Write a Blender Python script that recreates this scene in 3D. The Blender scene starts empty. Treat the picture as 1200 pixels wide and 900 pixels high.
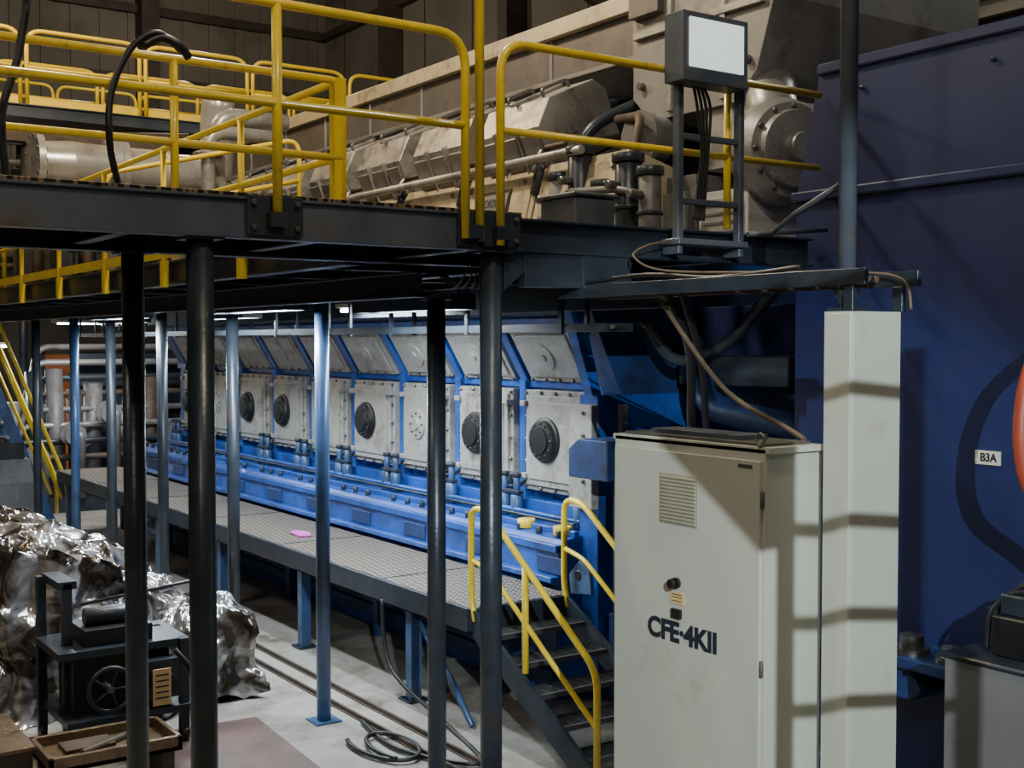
import bpy, bmesh, math, random
from mathutils import Vector, Matrix, noise
random.seed(4)
S=bpy.context.scene
# ---------------------------------------------------------------- materials
def mat(name,col,rough=0.5,metal=0.0,var=0.25,nscale=3.0,dirt=None,dirt_amt=0.0,dscale=1.5,bump=0.0,bscale=40,emit=None,estr=0,coat=0):
    m=bpy.data.materials.new(name); m.use_nodes=True
    nt=m.node_tree; N=nt.nodes; L=nt.links
    p=N['Principled BSDF']; p.inputs['Roughness'].default_value=rough; p.inputs['Metallic'].default_value=metal
    if coat: p.inputs['Coat Weight'].default_value=coat
    tc=N.new('ShaderNodeTexCoord')
    n=N.new('ShaderNodeTexNoise'); n.inputs['Scale'].default_value=nscale; n.inputs['Detail'].default_value=6
    L.new(tc.outputs['Object'],n.inputs['Vector'])
    r=N.new('ShaderNodeValToRGB'); r.color_ramp.elements[0].position=0.3; r.color_ramp.elements[1].position=0.7
    a=[c*(1-var) for c in col]; b=[min(1,c*(1+var*0.6)) for c in col]
    r.color_ramp.elements[0].color=(*a,1); r.color_ramp.elements[1].color=(*b,1)
    L.new(n.outputs['Fac'],r.inputs['Fac'])
    out=r.outputs['Color']
    if dirt:
        n2=N.new('ShaderNodeTexNoise'); n2.inputs['Scale'].default_value=dscale; n2.inputs['Detail'].default_value=10; n2.inputs['Roughness'].default_value=0.7
        L.new(tc.outputs['Object'],n2.inputs['Vector'])
        r2=N.new('ShaderNodeValToRGB'); r2.color_ramp.elements[0].position=0.62-dirt_amt*0.3; r2.color_ramp.elements[1].position=0.75-dirt_amt*0.15
        L.new(n2.outputs['Fac'],r2.inputs['Fac'])
        mx=N.new('ShaderNodeMix'); mx.data_type='RGBA'
        L.new(r2.outputs['Color'],mx.inputs[0]); L.new(out,mx.inputs[6]); mx.inputs[7].default_value=(*dirt,1)
        out=mx.outputs[2]
    L.new(out,p.inputs['Base Color'])
    if bump:
        nb=N.new('ShaderNodeTexNoise'); nb.inputs['Scale'].default_value=bscale; nb.inputs['Detail'].default_value=4
        L.new(tc.outputs['Object'],nb.inputs['Vector'])
        bp=N.new('ShaderNodeBump'); bp.inputs['Strength'].default_value=bump; bp.inputs['Distance'].default_value=0.02
        L.new(nb.outputs['Fac'],bp.inputs['Height']); L.new(bp.outputs['Normal'],p.inputs['Normal'])
    if emit:
        p.inputs['Emission Color'].default_value=(*emit,1); p.inputs['Emission Strength'].default_value=estr
    return m
BLUE=mat('blue_engine_paint',(0.014,0.080,0.37),0.38,0,0.35,2.5,dirt=(0.02,0.03,0.06),dirt_amt=0.4,dscale=2.2,bump=0.12,coat=0.15)
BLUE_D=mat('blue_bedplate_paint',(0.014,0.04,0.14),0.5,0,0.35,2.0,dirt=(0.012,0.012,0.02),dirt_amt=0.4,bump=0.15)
POSTBLUE=mat('steel_blue_and_lit_post_paint',(0.05,0.11,0.25),0.35,0.1,0.3,4,dirt=(0.02,0.02,0.03),dirt_amt=0.3,coat=0.2)
NAVY=mat('navy_housing_paint',(0.016,0.026,0.105),0.42,0,0.3,0.8,dirt=(0.024,0.018,0.05),dirt_amt=0.4,dscale=0.8,bump=0.03,bscale=8)
DARK=mat('dark_steel_paint',(0.030,0.040,0.055),0.34,0.2,0.35,4,dirt=(0.06,0.045,0.03),dirt_amt=0.2,bump=0.1)
GREYBLUE=mat('greyblue_beam_paint',(0.085,0.105,0.14),0.42,0.1,0.35,3,dirt=(0.10,0.075,0.05),dirt_amt=0.35,dscale=3,bump=0.1)
YEL=mat('yellow_rail_paint',(0.86,0.62,0.03),0.32,0,0.12,5,dirt=(0.45,0.28,0.04),dirt_amt=0.1,dscale=6,coat=0.3)
DOOR=mat('grey_door_paint',(0.37,0.365,0.345),0.42,0.15,0.25,3,dirt=(0.13,0.11,0.09),dirt_amt=0.45,dscale=3,bump=0.12)
BLACK=mat('black_cover',(0.010,0.010,0.011),0.42,0,0.3,8,bump=0.1)
CAB=mat('cabinet_paint',(0.47,0.48,0.41),0.42,0,0.05,1.2,dirt=(0.36,0.35,0.28),dirt_amt=0.1,dscale=1.5)
CABD=mat('cabinet_seam',(0.07,0.07,0.06),0.6)
VENT=mat('vent_beige',(0.34,0.32,0.24),0.5)
INK=mat('stencil_ink',(0.012,0.014,0.03),0.6,0,0.1)
CREAM=mat('cream_cover_paint',(0.44,0.38,0.26),0.4,0,0.2,2,dirt=(0.16,0.11,0.06),dirt_amt=0.35,dscale=3,bump=0.05)
ALU=mat('cast_aluminium',(0.38,0.37,0.35),0.36,0.45,0.3,4,dirt=(0.11,0.09,0.075),dirt_amt=0.4,dscale=3,bump=0.15)
BROWN=mat('insulation_cladding',(0.15,0.14,0.14),0.40,0.4,0.3,1.2,dirt=(0.07,0.055,0.05),dirt_amt=0.4,dscale=1.2,bump=0.06,bscale=6)
GREYC=mat('grey_cladding',(0.27,0.265,0.26),0.38,0.4,0.25,1.0,dirt=(0.13,0.115,0.10),dirt_amt=0.35,dscale=1.4,bump=0.06,bscale=6)
GREYF=mat('grey_machine_paint',(0.16,0.16,0.165),0.5,0.2,0.25,2.0,dirt=(0.06,0.05,0.045),dirt_amt=0.4,dscale=2)
SILVER=mat('silver_pipe_cladding',(0.58,0.57,0.54),0.28,0.6,0.15,2,dirt=(0.28,0.24,0.19),dirt_amt=0.3)
WHITE=mat('white_pipe_paint',(0.50,0.49,0.46),0.4,0.2,0.15,2,dirt=(0.25,0.21,0.17),dirt_amt=0.35)
RUST=mat('rusty_brown_steel',(0.085,0.06,0.045),0.6,0.3,0.4,5,dirt=(0.04,0.03,0.02),dirt_amt=0.3,bump=0.3)
HOSE=mat('black_rubber_hose',(0.012,0.012,0.012),0.45)
BHOSE=mat('brown_hose',(0.11,0.08,0.05),0.6)
RHOSE=mat('orange_red_hose',(0.36,0.06,0.03),0.5)
GLASSP=mat('display_panel',(0.45,0.52,0.50),0.2,0,0.05,2,emit=(0.80,0.92,0.88),estr=1.0)
LABEL=mat('label_plate',(0.6,0.58,0.48),0.5,0,0.05)
TAGY=mat('yellow_tag',(0.72,0.5,0.22),0.6,0,0.1)
WALLM=mat('wall_sheet',(0.135,0.125,0.11),0.7,0,0.25,0.5,dirt=(0.07,0.06,0.05),dirt_amt=0.3,dscale=0.4)
WALLD=mat('wall_sheet_dark',(0.04,0.036,0.033),0.7,0,0.25,0.5)
CEILM=mat('ceiling_sheet',(0.07,0.08,0.07),0.6,0.2,0.25,0.6)
CANG=mat('greenish_roof_sheet',(0.13,0.16,0.14),0.55,0.1,0.25,0.6)
STEELB=mat('brown_structure',(0.045,0.036,0.03),0.6,0.1,0.3,2)
MAT_F=mat('red_brown_floor_sheet',(0.13,0.07,0.06),0.5,0,0.3,3,dirt=(0.07,0.05,0.04),dirt_amt=0.3,dscale=4,bump=0.2)
WOOD=mat('oily_tray_steel',(0.24,0.17,0.10),0.32,0.5,0.4,4,dirt=(0.06,0.04,0.03),dirt_amt=0.5,dscale=4,bump=0.3)
BOLT=mat('bolt_steel',(0.2,0.2,0.2),0.35,0.8)
ORANGE=mat('orange_glow_paint',(0.5,0.17,0.05),0.6,0,0.2)
PINK=mat('pink_rag',(0.6,0.08,0.5),0.7)
TUBE=mat('fluorescent_tube',(0.9,0.9,0.9),0.5,emit=(0.85,0.95,1.0),estr=25)
LAMPW=mat('sodium_lamp_glass',(0.9,0.8,0.6),0.5,emit=(1.0,0.75,0.45),estr=10)
FLOOR=mat('concrete_floor',(0.44,0.42,0.38),0.36,0,0.3,0.9,dirt=(0.11,0.08,0.055),dirt_amt=0.6,dscale=0.9,bump=0.15,bscale=12)
def grate_mat(name,c1,c2,sx):
    m=bpy.data.materials.new(name); m.use_nodes=True; nt=m.node_tree;N=nt.nodes;L=nt.links;p=N['Principled BSDF']
    p.inputs['Metallic'].default_value=0.4; p.inputs['Roughness'].default_value=0.42
    tc=N.new('ShaderNodeTexCoord'); mp=N.new('ShaderNodeMapping'); mp.inputs['Rotation'].default_value=(0,0,0.785); L.new(tc.outputs['Object'],mp.inputs['Vector'])
    br=N.new('ShaderNodeTexBrick'); br.inputs['Scale'].default_value=sx; br.offset=0.5
    br.inputs['Color1'].default_value=(*c2,1); br.inputs['Color2'].default_value=(*[c*0.7 for c in c2],1); br.inputs['Mortar'].default_value=(*c1,1)
    br.inputs['Mortar Size'].default_value=0.05; br.inputs['Brick Width'].default_value=0.5; br.inputs['Row Height'].default_value=0.35
    L.new(mp.outputs['Vector'],br.inputs['Vector']); L.new(br.outputs['Color'],p.inputs['Base Color'])
    bp=N.new('ShaderNodeBump'); bp.inputs['Strength'].default_value=0.8; bp.inputs['Distance'].default_value=0.01
    L.new(br.outputs['Fac'],bp.inputs['Height']); L.new(bp.outputs['Normal'],p.inputs['Normal'])
    return m
GRATE=grate_mat('walkway_grating',(0.50,0.42,0.32),(0.02,0.022,0.03),5.5)
GRATE_D=grate_mat('platform_grating',(0.22,0.15,0.08),(0.02,0.018,0.015),6.0)
def plastic_mat():
    m=bpy.data.materials.new('plastic_sheet'); m.use_nodes=True; nt=m.node_tree;N=nt.nodes;L=nt.links;p=N['Principled BSDF']
    p.inputs['Roughness'].default_value=0.16; p.inputs['Metallic'].default_value=0.65; p.inputs['Coat Weight'].default_value=0.7
    tc=N.new('ShaderNodeTexCoord')
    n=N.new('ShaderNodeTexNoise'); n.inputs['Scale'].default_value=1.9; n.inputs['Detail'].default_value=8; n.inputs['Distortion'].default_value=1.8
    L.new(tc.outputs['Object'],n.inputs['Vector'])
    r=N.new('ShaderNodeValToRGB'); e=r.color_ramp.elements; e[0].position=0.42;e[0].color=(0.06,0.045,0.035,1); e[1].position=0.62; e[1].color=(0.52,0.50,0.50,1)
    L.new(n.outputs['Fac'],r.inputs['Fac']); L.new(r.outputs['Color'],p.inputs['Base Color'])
    v=N.new('ShaderNodeTexNoise'); v.noise_type='RIDGED_MULTIFRACTAL'; v.inputs['Scale'].default_value=3.0; v.inputs['Detail'].default_value=6; v.inputs['Distortion'].default_value=1.0
    L.new(tc.outputs['Object'],v.inputs['Vector'])
    bp=N.new('ShaderNodeBump'); bp.inputs['Strength'].default_value=1.0; bp.inputs['Distance'].default_value=0.09
    L.new(v.outputs['Fac'],bp.inputs['Height']); L.new(bp.outputs['Normal'],p.inputs['Normal'])
    return m
PLAST=plastic_mat()

# ---------------------------------------------------------------- builder
class B:
    def __init__(s,name): s.name=name; s.bm=bmesh.new(); s.mats=[]
    def mi(s,m):
        if m not in s.mats: s.mats.append(m)
        return s.mats.index(m)
    def box(s,x0,x1,y0,y1,z0,z1,m,M=None):
        c=[(x0,y0,z0),(x1,y0,z0),(x1,y1,z0),(x0,y1,z0),(x0,y0,z1),(x1,y0,z1),(x1,y1,z1),(x0,y1,z1)]
        vs=[s.bm.verts.new((M@Vector(p)) if M else p) for p in c]
        k=s.mi(m)
        for f in [(0,3,2,1),(4,5,6,7),(0,1,5,4),(1,2,6,5),(2,3,7,6),(3,0,4,7)]:
            fc=s.bm.faces.new([vs[i] for i in f]); fc.material_index=k
        return s
    def prism(s,prof,axis,lo,hi,m,M=None):
        def P(a,b,t):
            v=Vector({'x':(t,a,b),'y':(a,t,b),'z':(a,b,t)}[axis]); return M@v if M else v
        v0=[s.bm.verts.new(P(a,b,lo)) for a,b in prof]; v1=[s.bm.verts.new(P(a,b,hi)) for a,b in prof]
        k=s.mi(m); n=len(prof); fs=[s.bm.faces.new(v0),s.bm.faces.new(v1[::-1])]
        for i in range(n):
            j=(i+1)%n; fs.append(s.bm.faces.new([v0[j],v0[i],v1[i],v1[j]]))
        for f in fs: f.material_index=k
        bmesh.ops.recalc_face_normals(s.bm,faces=fs)
        return s
    def rings(s,centers,frames,radii,m,seg,caps=True,smooth=True):
        k=s.mi(m); R=[]
        for c,(a,b),r in zip(centers,frames,radii):
            R.append([s.bm.verts.new(c+(a*math.cos(t)+b*math.sin(t))*r) for t in [2*math.pi*i/seg for i in range(seg)]])
        fs=[]
        for q in range(len(R)-1):
            for i in range(seg):
                j=(i+1)%seg; f=s.bm.faces.new([R[q][i],R[q][j],R[q+1][j],R[q+1][i]]); f.smooth=smooth; fs.append(f)
        if caps:
            fs.append(s.bm.faces.new(R[0][::-1])); fs.append(s.bm.faces.new(R[-1]))
        for f in fs: f.material_index=k
    def cyl(s,p0,p1,r,m,seg=20,r2=None):
        p0=Vector(p0);p1=Vector(p1);d=(p1-p0).normalized()
        u=Vector((0,0,1)) if abs(d.z)<0.9 else Vector((1,0,0))
        a=d.cross(u).normalized(); b=d.cross(a)
        s.rings([p0,p1],[(a,b)]*2,[r,r if r2 is None else r2],m,seg); return s
    def lathe(s,p0,d,prof,m,seg=24):
        p0=Vector(p0);d=Vector(d).normalized();u=Vector((0,0,1)) if abs(d.z)<0.9 else Vector((1,0,0))
        a=d.cross(u).normalized(); b=d.cross(a)
        # split into smooth bands so shoulders stay crisp
        for (t0,r0),(t1,r1) in zip(prof[:-1],prof[1:]):
            k=s.mi(m); A=[];C=[]
            for i in range(seg):
                t=2*math.pi*i/seg; e_=a*math.cos(t)+b*math.sin(t)
                A.append(s.bm.verts.new(p0+d*t0+e_*max(r0,1e-4))); C.append(s.bm.verts.new(p0+d*t1+e_*max(r1,1e-4)))
            for i in range(seg):
                j=(i+1)%seg; f=s.bm.faces.new([A[i],A[j],C[j],C[i]]); f.smooth=True; f.material_index=k
        for (t_,r_),rev in ((prof[0],True),(prof[-1],False)):
            if r_>1e-3:
                V=[s.bm.verts.new(p0+d*t_+(a*math.cos(2*math.pi*i/seg)+b*math.sin(2*math.pi*i/seg))*r_) for i in range(seg)]
                f=s.bm.faces.new(V[::-1] if rev else V); f.material_index=s.mi(m)
        return s
    def tube(s,pts,r,m,fil=0.0,seg=12,smoothcurve=False):
        P=[Vector(p) for p in pts]
        if smoothcurve:
            Q=[];n=len(P)
            for i in range(n-1):
                a=P[max(i-1,0)];b=P[i];c=P[i+1];d=P[min(i+2,n-1)]
                for j in range(8):
                    t=j/8; Q.append(0.5*((2*b)+(c-a)*t+(2*a-5*b+4*c-d)*t*t+(3*b-a-3*c+d)*t**3))
            Q.append(P[-1]); P=Q
        elif fil>0:
            Q=[P[0]]
            for i in range(1,len(P)-1):
                a=(P[i-1]-P[i]);b=(P[i+1]-P[i]); f=min(fil,a.length*0.49,b.length*0.49)
                A=P[i]+a.normalized()*f; C=P[i]+b.normalized()*f
                for j in range(7):
                    t=j/6; Q.append(A*(1-t)**2+P[i]*2*t*(1-t)+C*t*t)
            Q.append(P[-1]); P=Q
        fr=[];n=len(P)
        T=[(P[min(i+1,n-1)]-P[max(i-1,0)]).normalized() for i in range(n)]
        u=Vector((0,0,1)) if abs(T[0].z)<0.9 else Vector((1,0,0))
        a=T[0].cross(u).normalized()
        for t in T:
            a=(a-t*a.dot(t)).normalized(); fr.append((a,t.cross(a)))
        s.rings(P,fr,[r]*n,m,seg); return s
    def done(s,bev=0.0,parent=None,seg=1):
        me=bpy.data.meshes.new(s.name); s.bm.normal_update(); s.bm.to_mesh(me); s.bm.free()
        for m in s.mats: me.materials.append(m)
        o=bpy.data.objects.new(s.name,me); S.collection.objects.link(o)
        if bev:
            b=o.modifiers.new('bevel','BEVEL'); b.width=bev; b.segments=seg; b.limit_method='ANGLE'; b.angle_limit=math.radians(50)
        if parent: o.parent=parent
        return o
def text(name,body,loc,size,m,width=None,parent=None,ext=0.001,bold=0.0):
    # lettering on a face that looks toward -X
    c=bpy.data.curves.new(name,'FONT'); c.body=body; c.size=size; c.align_x='CENTER'; c.align_y='CENTER'; c.extrude=ext; c.offset=bold
    o=bpy.data.objects.new(name,c); S.collection.objects.link(o); c.materials.append(m)
    o.location=loc; o.rotation_euler=(math.pi/2,0,-math.pi/2)
    bpy.context.view_layer.update()
    if width: o.scale=(width/max(o.dimensions.x,1e-3),1,1)
    if parent: o.parent=parent
    return o

# ---------------------------------------------------------------- room shell
RZ=15.0
B('floor').box(-14,18,-12,36,-0.2,0,FLOOR).done()
w=B('wall_back')
w.box(-14,18,35,35.3,0,RZ,WALLM); w.box(-14,18,34.93,35,0,5.2,WALLD)
for i in range(40): w.box(-14+i*0.8,-14+i*0.8+0.3,34.94,35.01,5.2,RZ,WALLM)
for z in (5.2,8,11,13): w.box(-14,18,34.75,34.95,z,z+0.25,STEELB)
for x in (-8,-2,4,11): w.box(x,x+0.5,34.3,34.95,0,RZ,STEELB)
w.done()
w=B('wall_right'); w.box(17,17.3,-12,35,0,RZ,WALLM)
for i in range(20): w.box(16.98,17.01,-12+i*2.4,-12+i*2.4+0.04,0,RZ,WALLD)
for z in (3,6,8,10.5,13): w.box(16.75,16.95,-12,35,z,z+0.2,STEELB)
for y in (0,6,12,18,24,30): w.box(16.4,16.95,y,y+0.4,0,RZ,STEELB)
for y in (18.4,24.4): 
    w.tube([(16.6,y,8.2),(16.6,y+5.6,10.5)],0.07,STEELB,seg=6)
w.done()
B('wall_left').box(-14.3,-14,-12,35,0,RZ,WALLM).done()
B('wall_front').box(-14,17,-12.3,-12,0,RZ,WALLM).done()
c=B('ceiling')
def canz(x): return 8.7+(17-x)*0.36
c.box(-14.3,17.3,-12,35.3,RZ,RZ+0.15,CEILM)
x=-13.5
while x<17: c.box(x,x+0.12,-12,35,RZ-0.22,RZ,STEELB); x+=1.2
c.done()
c=B('side_bay_roof')
c.prism([(9,canz(9)),(17,canz(17)),(17,canz(17)+0.12),(9,canz(9)+0.12)],'y',-11.9,17,CANG)
x=9.1
while x<16.8: c.box(x,x+0.14,-11.9,17,canz(x)-0.24,canz(x)+0.02,WALLM if int(x*2)%2 else GREYC); x+=0.75
for y in (2,7,12,16.8): c.prism([(9,canz(9)-0.45),(16.9,canz(16.9)-0.45),(16.9,canz(16.9)-0.2),(9,canz(9)-0.2)],'y',y,y+0.15,STEELB)
c.box(9,9.1,-11.9,17,canz(9),RZ-0.25,WALLM)
c.done()
for k,y in enumerate((4,12,20,28)):
    t=B('roof_truss')
    t.tube([(-13.9,y,RZ-1.4),(16.3 if y>17 else 8.9,y,RZ-1.4)],0.1,STEELB,seg=6)
    for i in range(11):
        xx=-12+i*2.0
        t.cyl((xx,y,RZ-1.4),(xx,y,RZ-0.25),0.05,STEELB,6)
        if i<10: t.cyl((xx,y,RZ-1.4),(xx+2,y,RZ-0.25),0.045,STEELB,6)
    t.done()

# ---------------------------------------------------------------- engine
PITCH=1.39; Y0=10.55
DY=[Y0+PITCH*k for k in range(9)]
e=B('marine_diesel_engine')
CX=10.0
near=[(7.3,0.0),(7.3,1.55),(7.36,1.62),(7.92,1.70),(8.02,1.80),(8.02,3.18),(7.62,3.86),(7.12,4.62),(7.12,4.85),(7.5,5.25)]
prof=near+[(2*CX-x,z) for x,z in near[::-1]]
e.prism(prof,'y',9.75,22.9,BLUE)
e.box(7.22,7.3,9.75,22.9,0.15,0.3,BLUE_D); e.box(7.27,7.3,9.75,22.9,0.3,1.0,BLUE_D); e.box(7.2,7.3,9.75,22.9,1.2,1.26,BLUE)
e.box(7.26,7.34,9.75,22.9,1.50,1.58,BLUE)
e.box(7.5,7.56,9.75,22.9,1.64,1.70,BLUE)
e.box(7.84,8.02,9.75,22.9,1.72,1.88,BLUE)
e.box(7.96,8.02,9.75,22.9,3.12,3.22,BLUE)
e.tube([(7.7,9.9,1.76),(7.7,22.8,1.76)],0.03,BLUE,seg=8)
e.tube([(7.62,9.9,1.74),(7.62,22.8,1.74)],0.018,DARK,seg=8)
sl=Vector((-0.40,0,0.68)); L_=sl.length; sl.normalize(); nn=Vector((-0.68,0,-0.40)).normalized()
def FM(y):  # local: x->Y, y->slope, z->outward normal
    return Matrix(((0,sl.x,nn.x,8.02),(1,0,0,y),(0,sl.z,nn.z,3.18),(0,0,0,1)))
for k in range(10):
    yb=Y0-PITCH/2+PITCH*k
    e.box(7.90,8.02,yb-0.06,yb+0.06,1.8,3.2,BLUE)
    e.box(-0.07,0.07,0.02,L_+0.05,0,0.07,BLUE,FM(yb))
    for dy in (-0.12,0.12):
        e.cyl((7.74,yb+dy,1.66),(7.74,yb+dy,1.92),0.07,POSTBLUE,12)
        e.cyl((7.74,yb+dy,1.92),(7.74,yb+dy,2.12),0.04,POSTBLUE,10)
        e.cyl((7.74,yb+dy,2.12),(7.74,yb+dy,2.17),0.055,DARK,10)
        e.cyl((7.74,yb+dy,2.0),(7.92,yb+dy,2.1),0.02,DARK,8)
    e.box(7.7,7.78,yb-0.2,yb+0.2,1.93,1.97,DARK)
    for j in range(1,4): e.cyl((7.42,yb+0.35*j-0.3,1.62),(7.42,yb+0.35*j-0.3,1.70),0.035,DARK,8)
    e.box(7.28,7.31,yb-0.25,yb+0.25,1.28,1.45,BLUE_D)
e.box(0,13,1.0*L_,1.9*L_,0,0.03,BLUE_D,FM(9.8))  # dark panel stands in for shade above the flare doors
e.box(0,13,0.98*L_,1.08*L_,0,0.06,BLUE,FM(9.8))
for k,y in enumerate(DY):
    e.box(7.86,8.02,y-0.57,y+0.57,1.98,3.10,DOOR)
    e.box(7.82,7.86,y-0.51,y+0.51,2.04,3.04,DOOR)
    e.box(7.80,7.82,y-0.44,y+0.44,2.11,2.97,DOOR)
    for z in (2.03,2.3,2.55,2.8,3.06):
        for dy in (-0.54,0.54): e.cyl((7.83,y+dy,z),(7.86,y+dy,z),0.022,BOLT,8)
    for dy in (-0.26,0,0.26):
        for z in (2.01,3.07): e.cyl((7.83,y+dy,z),(7.86,y+dy,z),0.022,BOLT,8)
    for (dy,z) in ((-0.52,2.14),(-0.52,2.95),(0.52,2.14),(0.52,2.95)):
        e.box(7.77,7.86,y+dy-0.05,y+dy+0.05,z-0.03,z+0.03,DOOR)
    if k in (0,1,3,5,6,8):
        e.lathe((7.82,y+0.1,2.56),(-1,0,0),[(0,0.25),(0.05,0.25),(0.06,0.225),(0.10,0.215),(0.11,0.15),(0.13,0.145),(0.135,0.05)],BLACK,28)
        for a in range(12):
            t=a*math.pi/6; e.cyl((7.70,y+0.1+0.185*math.cos(t),2.56+0.185*math.sin(t)),(7.74,y+0.1+0.185*math.cos(t),2.56+0.185*math.sin(t)),0.016,DARK,6)
    else:
        e.lathe((7.82,y+0.1,2.58),(-1,0,0),[(0,0.19),(0.04,0.185),(0.045,0.08),(0.07,0.07)],DOOR,28)
        for a in range(8):
            t=a*math.pi/4; e.cyl((7.8,y+0.1+0.14*math.cos(t),2.58+0.14*math.sin(t)),(7.76,y+0.1+0.14*math.cos(t),2.58+0.14*math.sin(t)),0.015,BLACK,6)
    M=FM(y)
    e.box(-0.54,0.54,0.06,L_-0.06,0,0.07,DOOR,M); e.box(-0.47,0.47,0.13,L_-0.13,0.07,0.095,DOOR,M)
    c0=M@Vector((0.05,L_/2,0.09)); e.lathe(c0,nn,[(0,0.17),(0.02,0.16),(0.025,0.05),(0.04,0.04)],DOOR,24)
    for sx in (-0.5,-0.25,0,0.25,0.5):
        for sy in (0.085,L_-0.085):
            p=M@Vector((sx,sy,0.06)); e.cyl(p,p+nn*0.04,0.02,BOLT,8)
e.box(7.6,12.4,9.5,9.8,0.0,3.1,BLUE); 
e.prism([(7.9,3.1),(12.1,3.1),(12.6,4.4),(7.3,4.4)],'y',9.5,9.8,BLUE_D)
e.prism([(7.5,3.1),(7.62,3.1),(7.3,4.3),(7.1,4.3)],'y',9.46,9.6,BLUE)
e.box(7.86,7.96,9.45,9.86,1.85,3.0,DOOR)
e.box(7.5,7.6,9.48,9.85,1.95,3.0,DOOR)
for i in range(5): e.cyl((7.5,9.6,2.0+i*0.23),(7.47,9.6,2.0+i*0.23),0.022,BOLT,8)
for yy in (9.95,10.6): e.cyl((7.5,yy,1.64),(7.5,yy,1.735),0.1,YEL,20)
# upper works
for k in range(-1,9):
    y=Y0+PITCH*k
    M=Matrix.Translation((7.02,y,4.62))@Matrix.Rotation(math.radians(14),4,'Y')
    e.box(-0.05,0.5,-PITCH/2+0.02,PITCH/2-0.02,0.05,0.78,CREAM,M)
    e.box(-0.07,-0.05,-PITCH/2+0.08,PITCH/2-0.08,0.13,0.70,CREAM,M)
    for dy in (-0.5,0.5): 
        for dz in (0.2,0.63):
            e.cyl(M@Vector((-0.07,dy,dz)),M@Vector((-0.1,dy,dz)),0.03,BOLT,8)
    yy=y+PITCH/2
    e.tube([(7.1,yy,5.1),(7.2,yy,5.5),(7.55,yy,5.9),(8.1,yy,6.1)],0.075,DARK,0.15,10)
    e.tube([(6.98,yy-0.1,5.3),(7.1,yy-0.1,5.55),(7.5,yy-0.12,5.75)],0.03,BOLT,0.08,8)
    e.box(7.15,7.4,yy-0.08,yy+0.08,5.28,5.5,DARK)
    if k<0: continue
    # cylinder head : base casting, rocker cover, clamps
    y-=0.30
    M=Matrix.Translation((7.90,y,5.14))@Matrix.Rotation(math.radians(-24),4,'Y')
    e.box(-0.60,0.45,-0.54,0.54,0.0,0.42,ALU,M)
    e.box(-0.64,-0.60,-0.46,0.46,0.06,0.36,GREYF,M)
    e.prism([(-0.56,0.44),(0.40,0.44),(0.40,1.0),(0.28,1.14),(-0.32,1.14),(-0.56,0.92)],'y',-0.54,0.54,ALU,M)
    for dy in (-0.37,0.0,0.37): e.box(-0.60,-0.56,dy-0.14,dy+0.14,0.52,0.86,GREYC,M)
    for dy in (-0.19,0.19): e.box(-0.615,-0.5,dy-0.012,dy+0.012,0.46,0.95,ALU,M)
    e.box(-0.4,0.3,-0.03,0.03,1.14,1.18,ALU,M)
    for dy in (-0.3,0.3):
        e.tube([M@Vector((-0.2,dy,1.14)),M@Vector((-0.2,dy,1.22)),M@Vector((0.15,dy,1.22)),M@Vector((0.15,dy,1.14))],0.018,BOLT,0.04,8)
    e.box(-0.70,-0.60,-0.18,0.18,0.1,0.3,BLACK,M)
    for dy in (-0.47,0.47):
        for dx in (-0.5,-0.05,0.34):
            e.cyl(M@Vector((dx,dy,0.42)),M@Vector((dx,dy,0.56)),0.04,DARK,8)
e.tube([(7.0,9.0,5.43),(7.0,22.6,5.43)],0.045,ALU,seg=10)
e.tube([(7.12,9.4,5.55),(7.12,22.6,5.55)],0.03,RUST,seg=8)
e.prism([(8.15,6.15),(7.9,6.42),(7.9,6.95),(8.1,7.03),(11.9,7.03),(12.1,6.9),(12.1,6.2),(11.8,6.1)],'y',9.25,22.9,BROWN)
e.box(7.82,7.98,9.25,22.9,6.90,7.08,CREAM)
e.box(7.87,7.93,9.25,22.9,6.42,6.47,GREYC)
for i in range(11): e.box(7.88,7.92,9.3+i*PITCH-0.02,9.3+i*PITCH+0.02,6.45,6.9,GREYC)
e.box(7.6,12.4,9.9,22.5,5.0,6.2,DARK)
ENG=e.done(0.012)
MM=Matrix.Translation((7.02,10.55,4.62))@Matrix.Rotation(math.radians(14),4,'Y')
pl=B('name_plate'); pl.box(-0.085,-0.07,-0.28,0.28,0.30,0.58,BLACK,MM); pl.box(-0.092,-0.085,-0.25,0.25,0.34,0.54,GREYC,MM)
pl.done(0,ENG)
to=text('name_plate_lettering','NORDSALA',(0,0,0),0.13,INK,0.44,ENG,bold=0.002)
sx_=to.scale.x
to.matrix_world=Matrix.Translation(MM@Vector((-0.094,0,0.44)))@Matrix.Rotation(math.radians(14),4,'Y')@Matrix.Rotation(-math.pi/2,4,'Z')@Matrix.Rotation(math.pi/2,4,'X')@Matrix.Diagonal((sx_,1,1,1))

# turbocharger & housing at the end of the engine
t=B('turbocharger_unit')
t.prism([(7.50,6.0),(7.75,5.75),(8.9,5.75),(9.15,6.0),(9.15,7.9),(9.0,8.1),(7.6,8.1),(7.25,7.8),(7.30,6.6)],'x',7.75,10.6,GREYC)
for y in (7.9,8.6): t.box(7.71,7.76,y-0.03,y+0.03,5.8,8.05,ALU)
t.box(7.70,7.76,7.4,9.1,6.55,6.62,ALU)
t.box(7.66,7.76,8.7,9.12,6.75,7.5,BROWN)
for a in ((7.6,6.1),(8.25,6.1),(9.0,6.1),(7.6,7.3),(8.25,7.3)): t.cyl((7.69,a[0],a[1]),(7.75,a[0],a[1]),0.04,BOLT,8)
t.prism([(7.25,5.2),(8.2,5.2),(8.2,5.75),(7.4,5.75)],'x',7.8,9.8,ALU)
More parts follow.
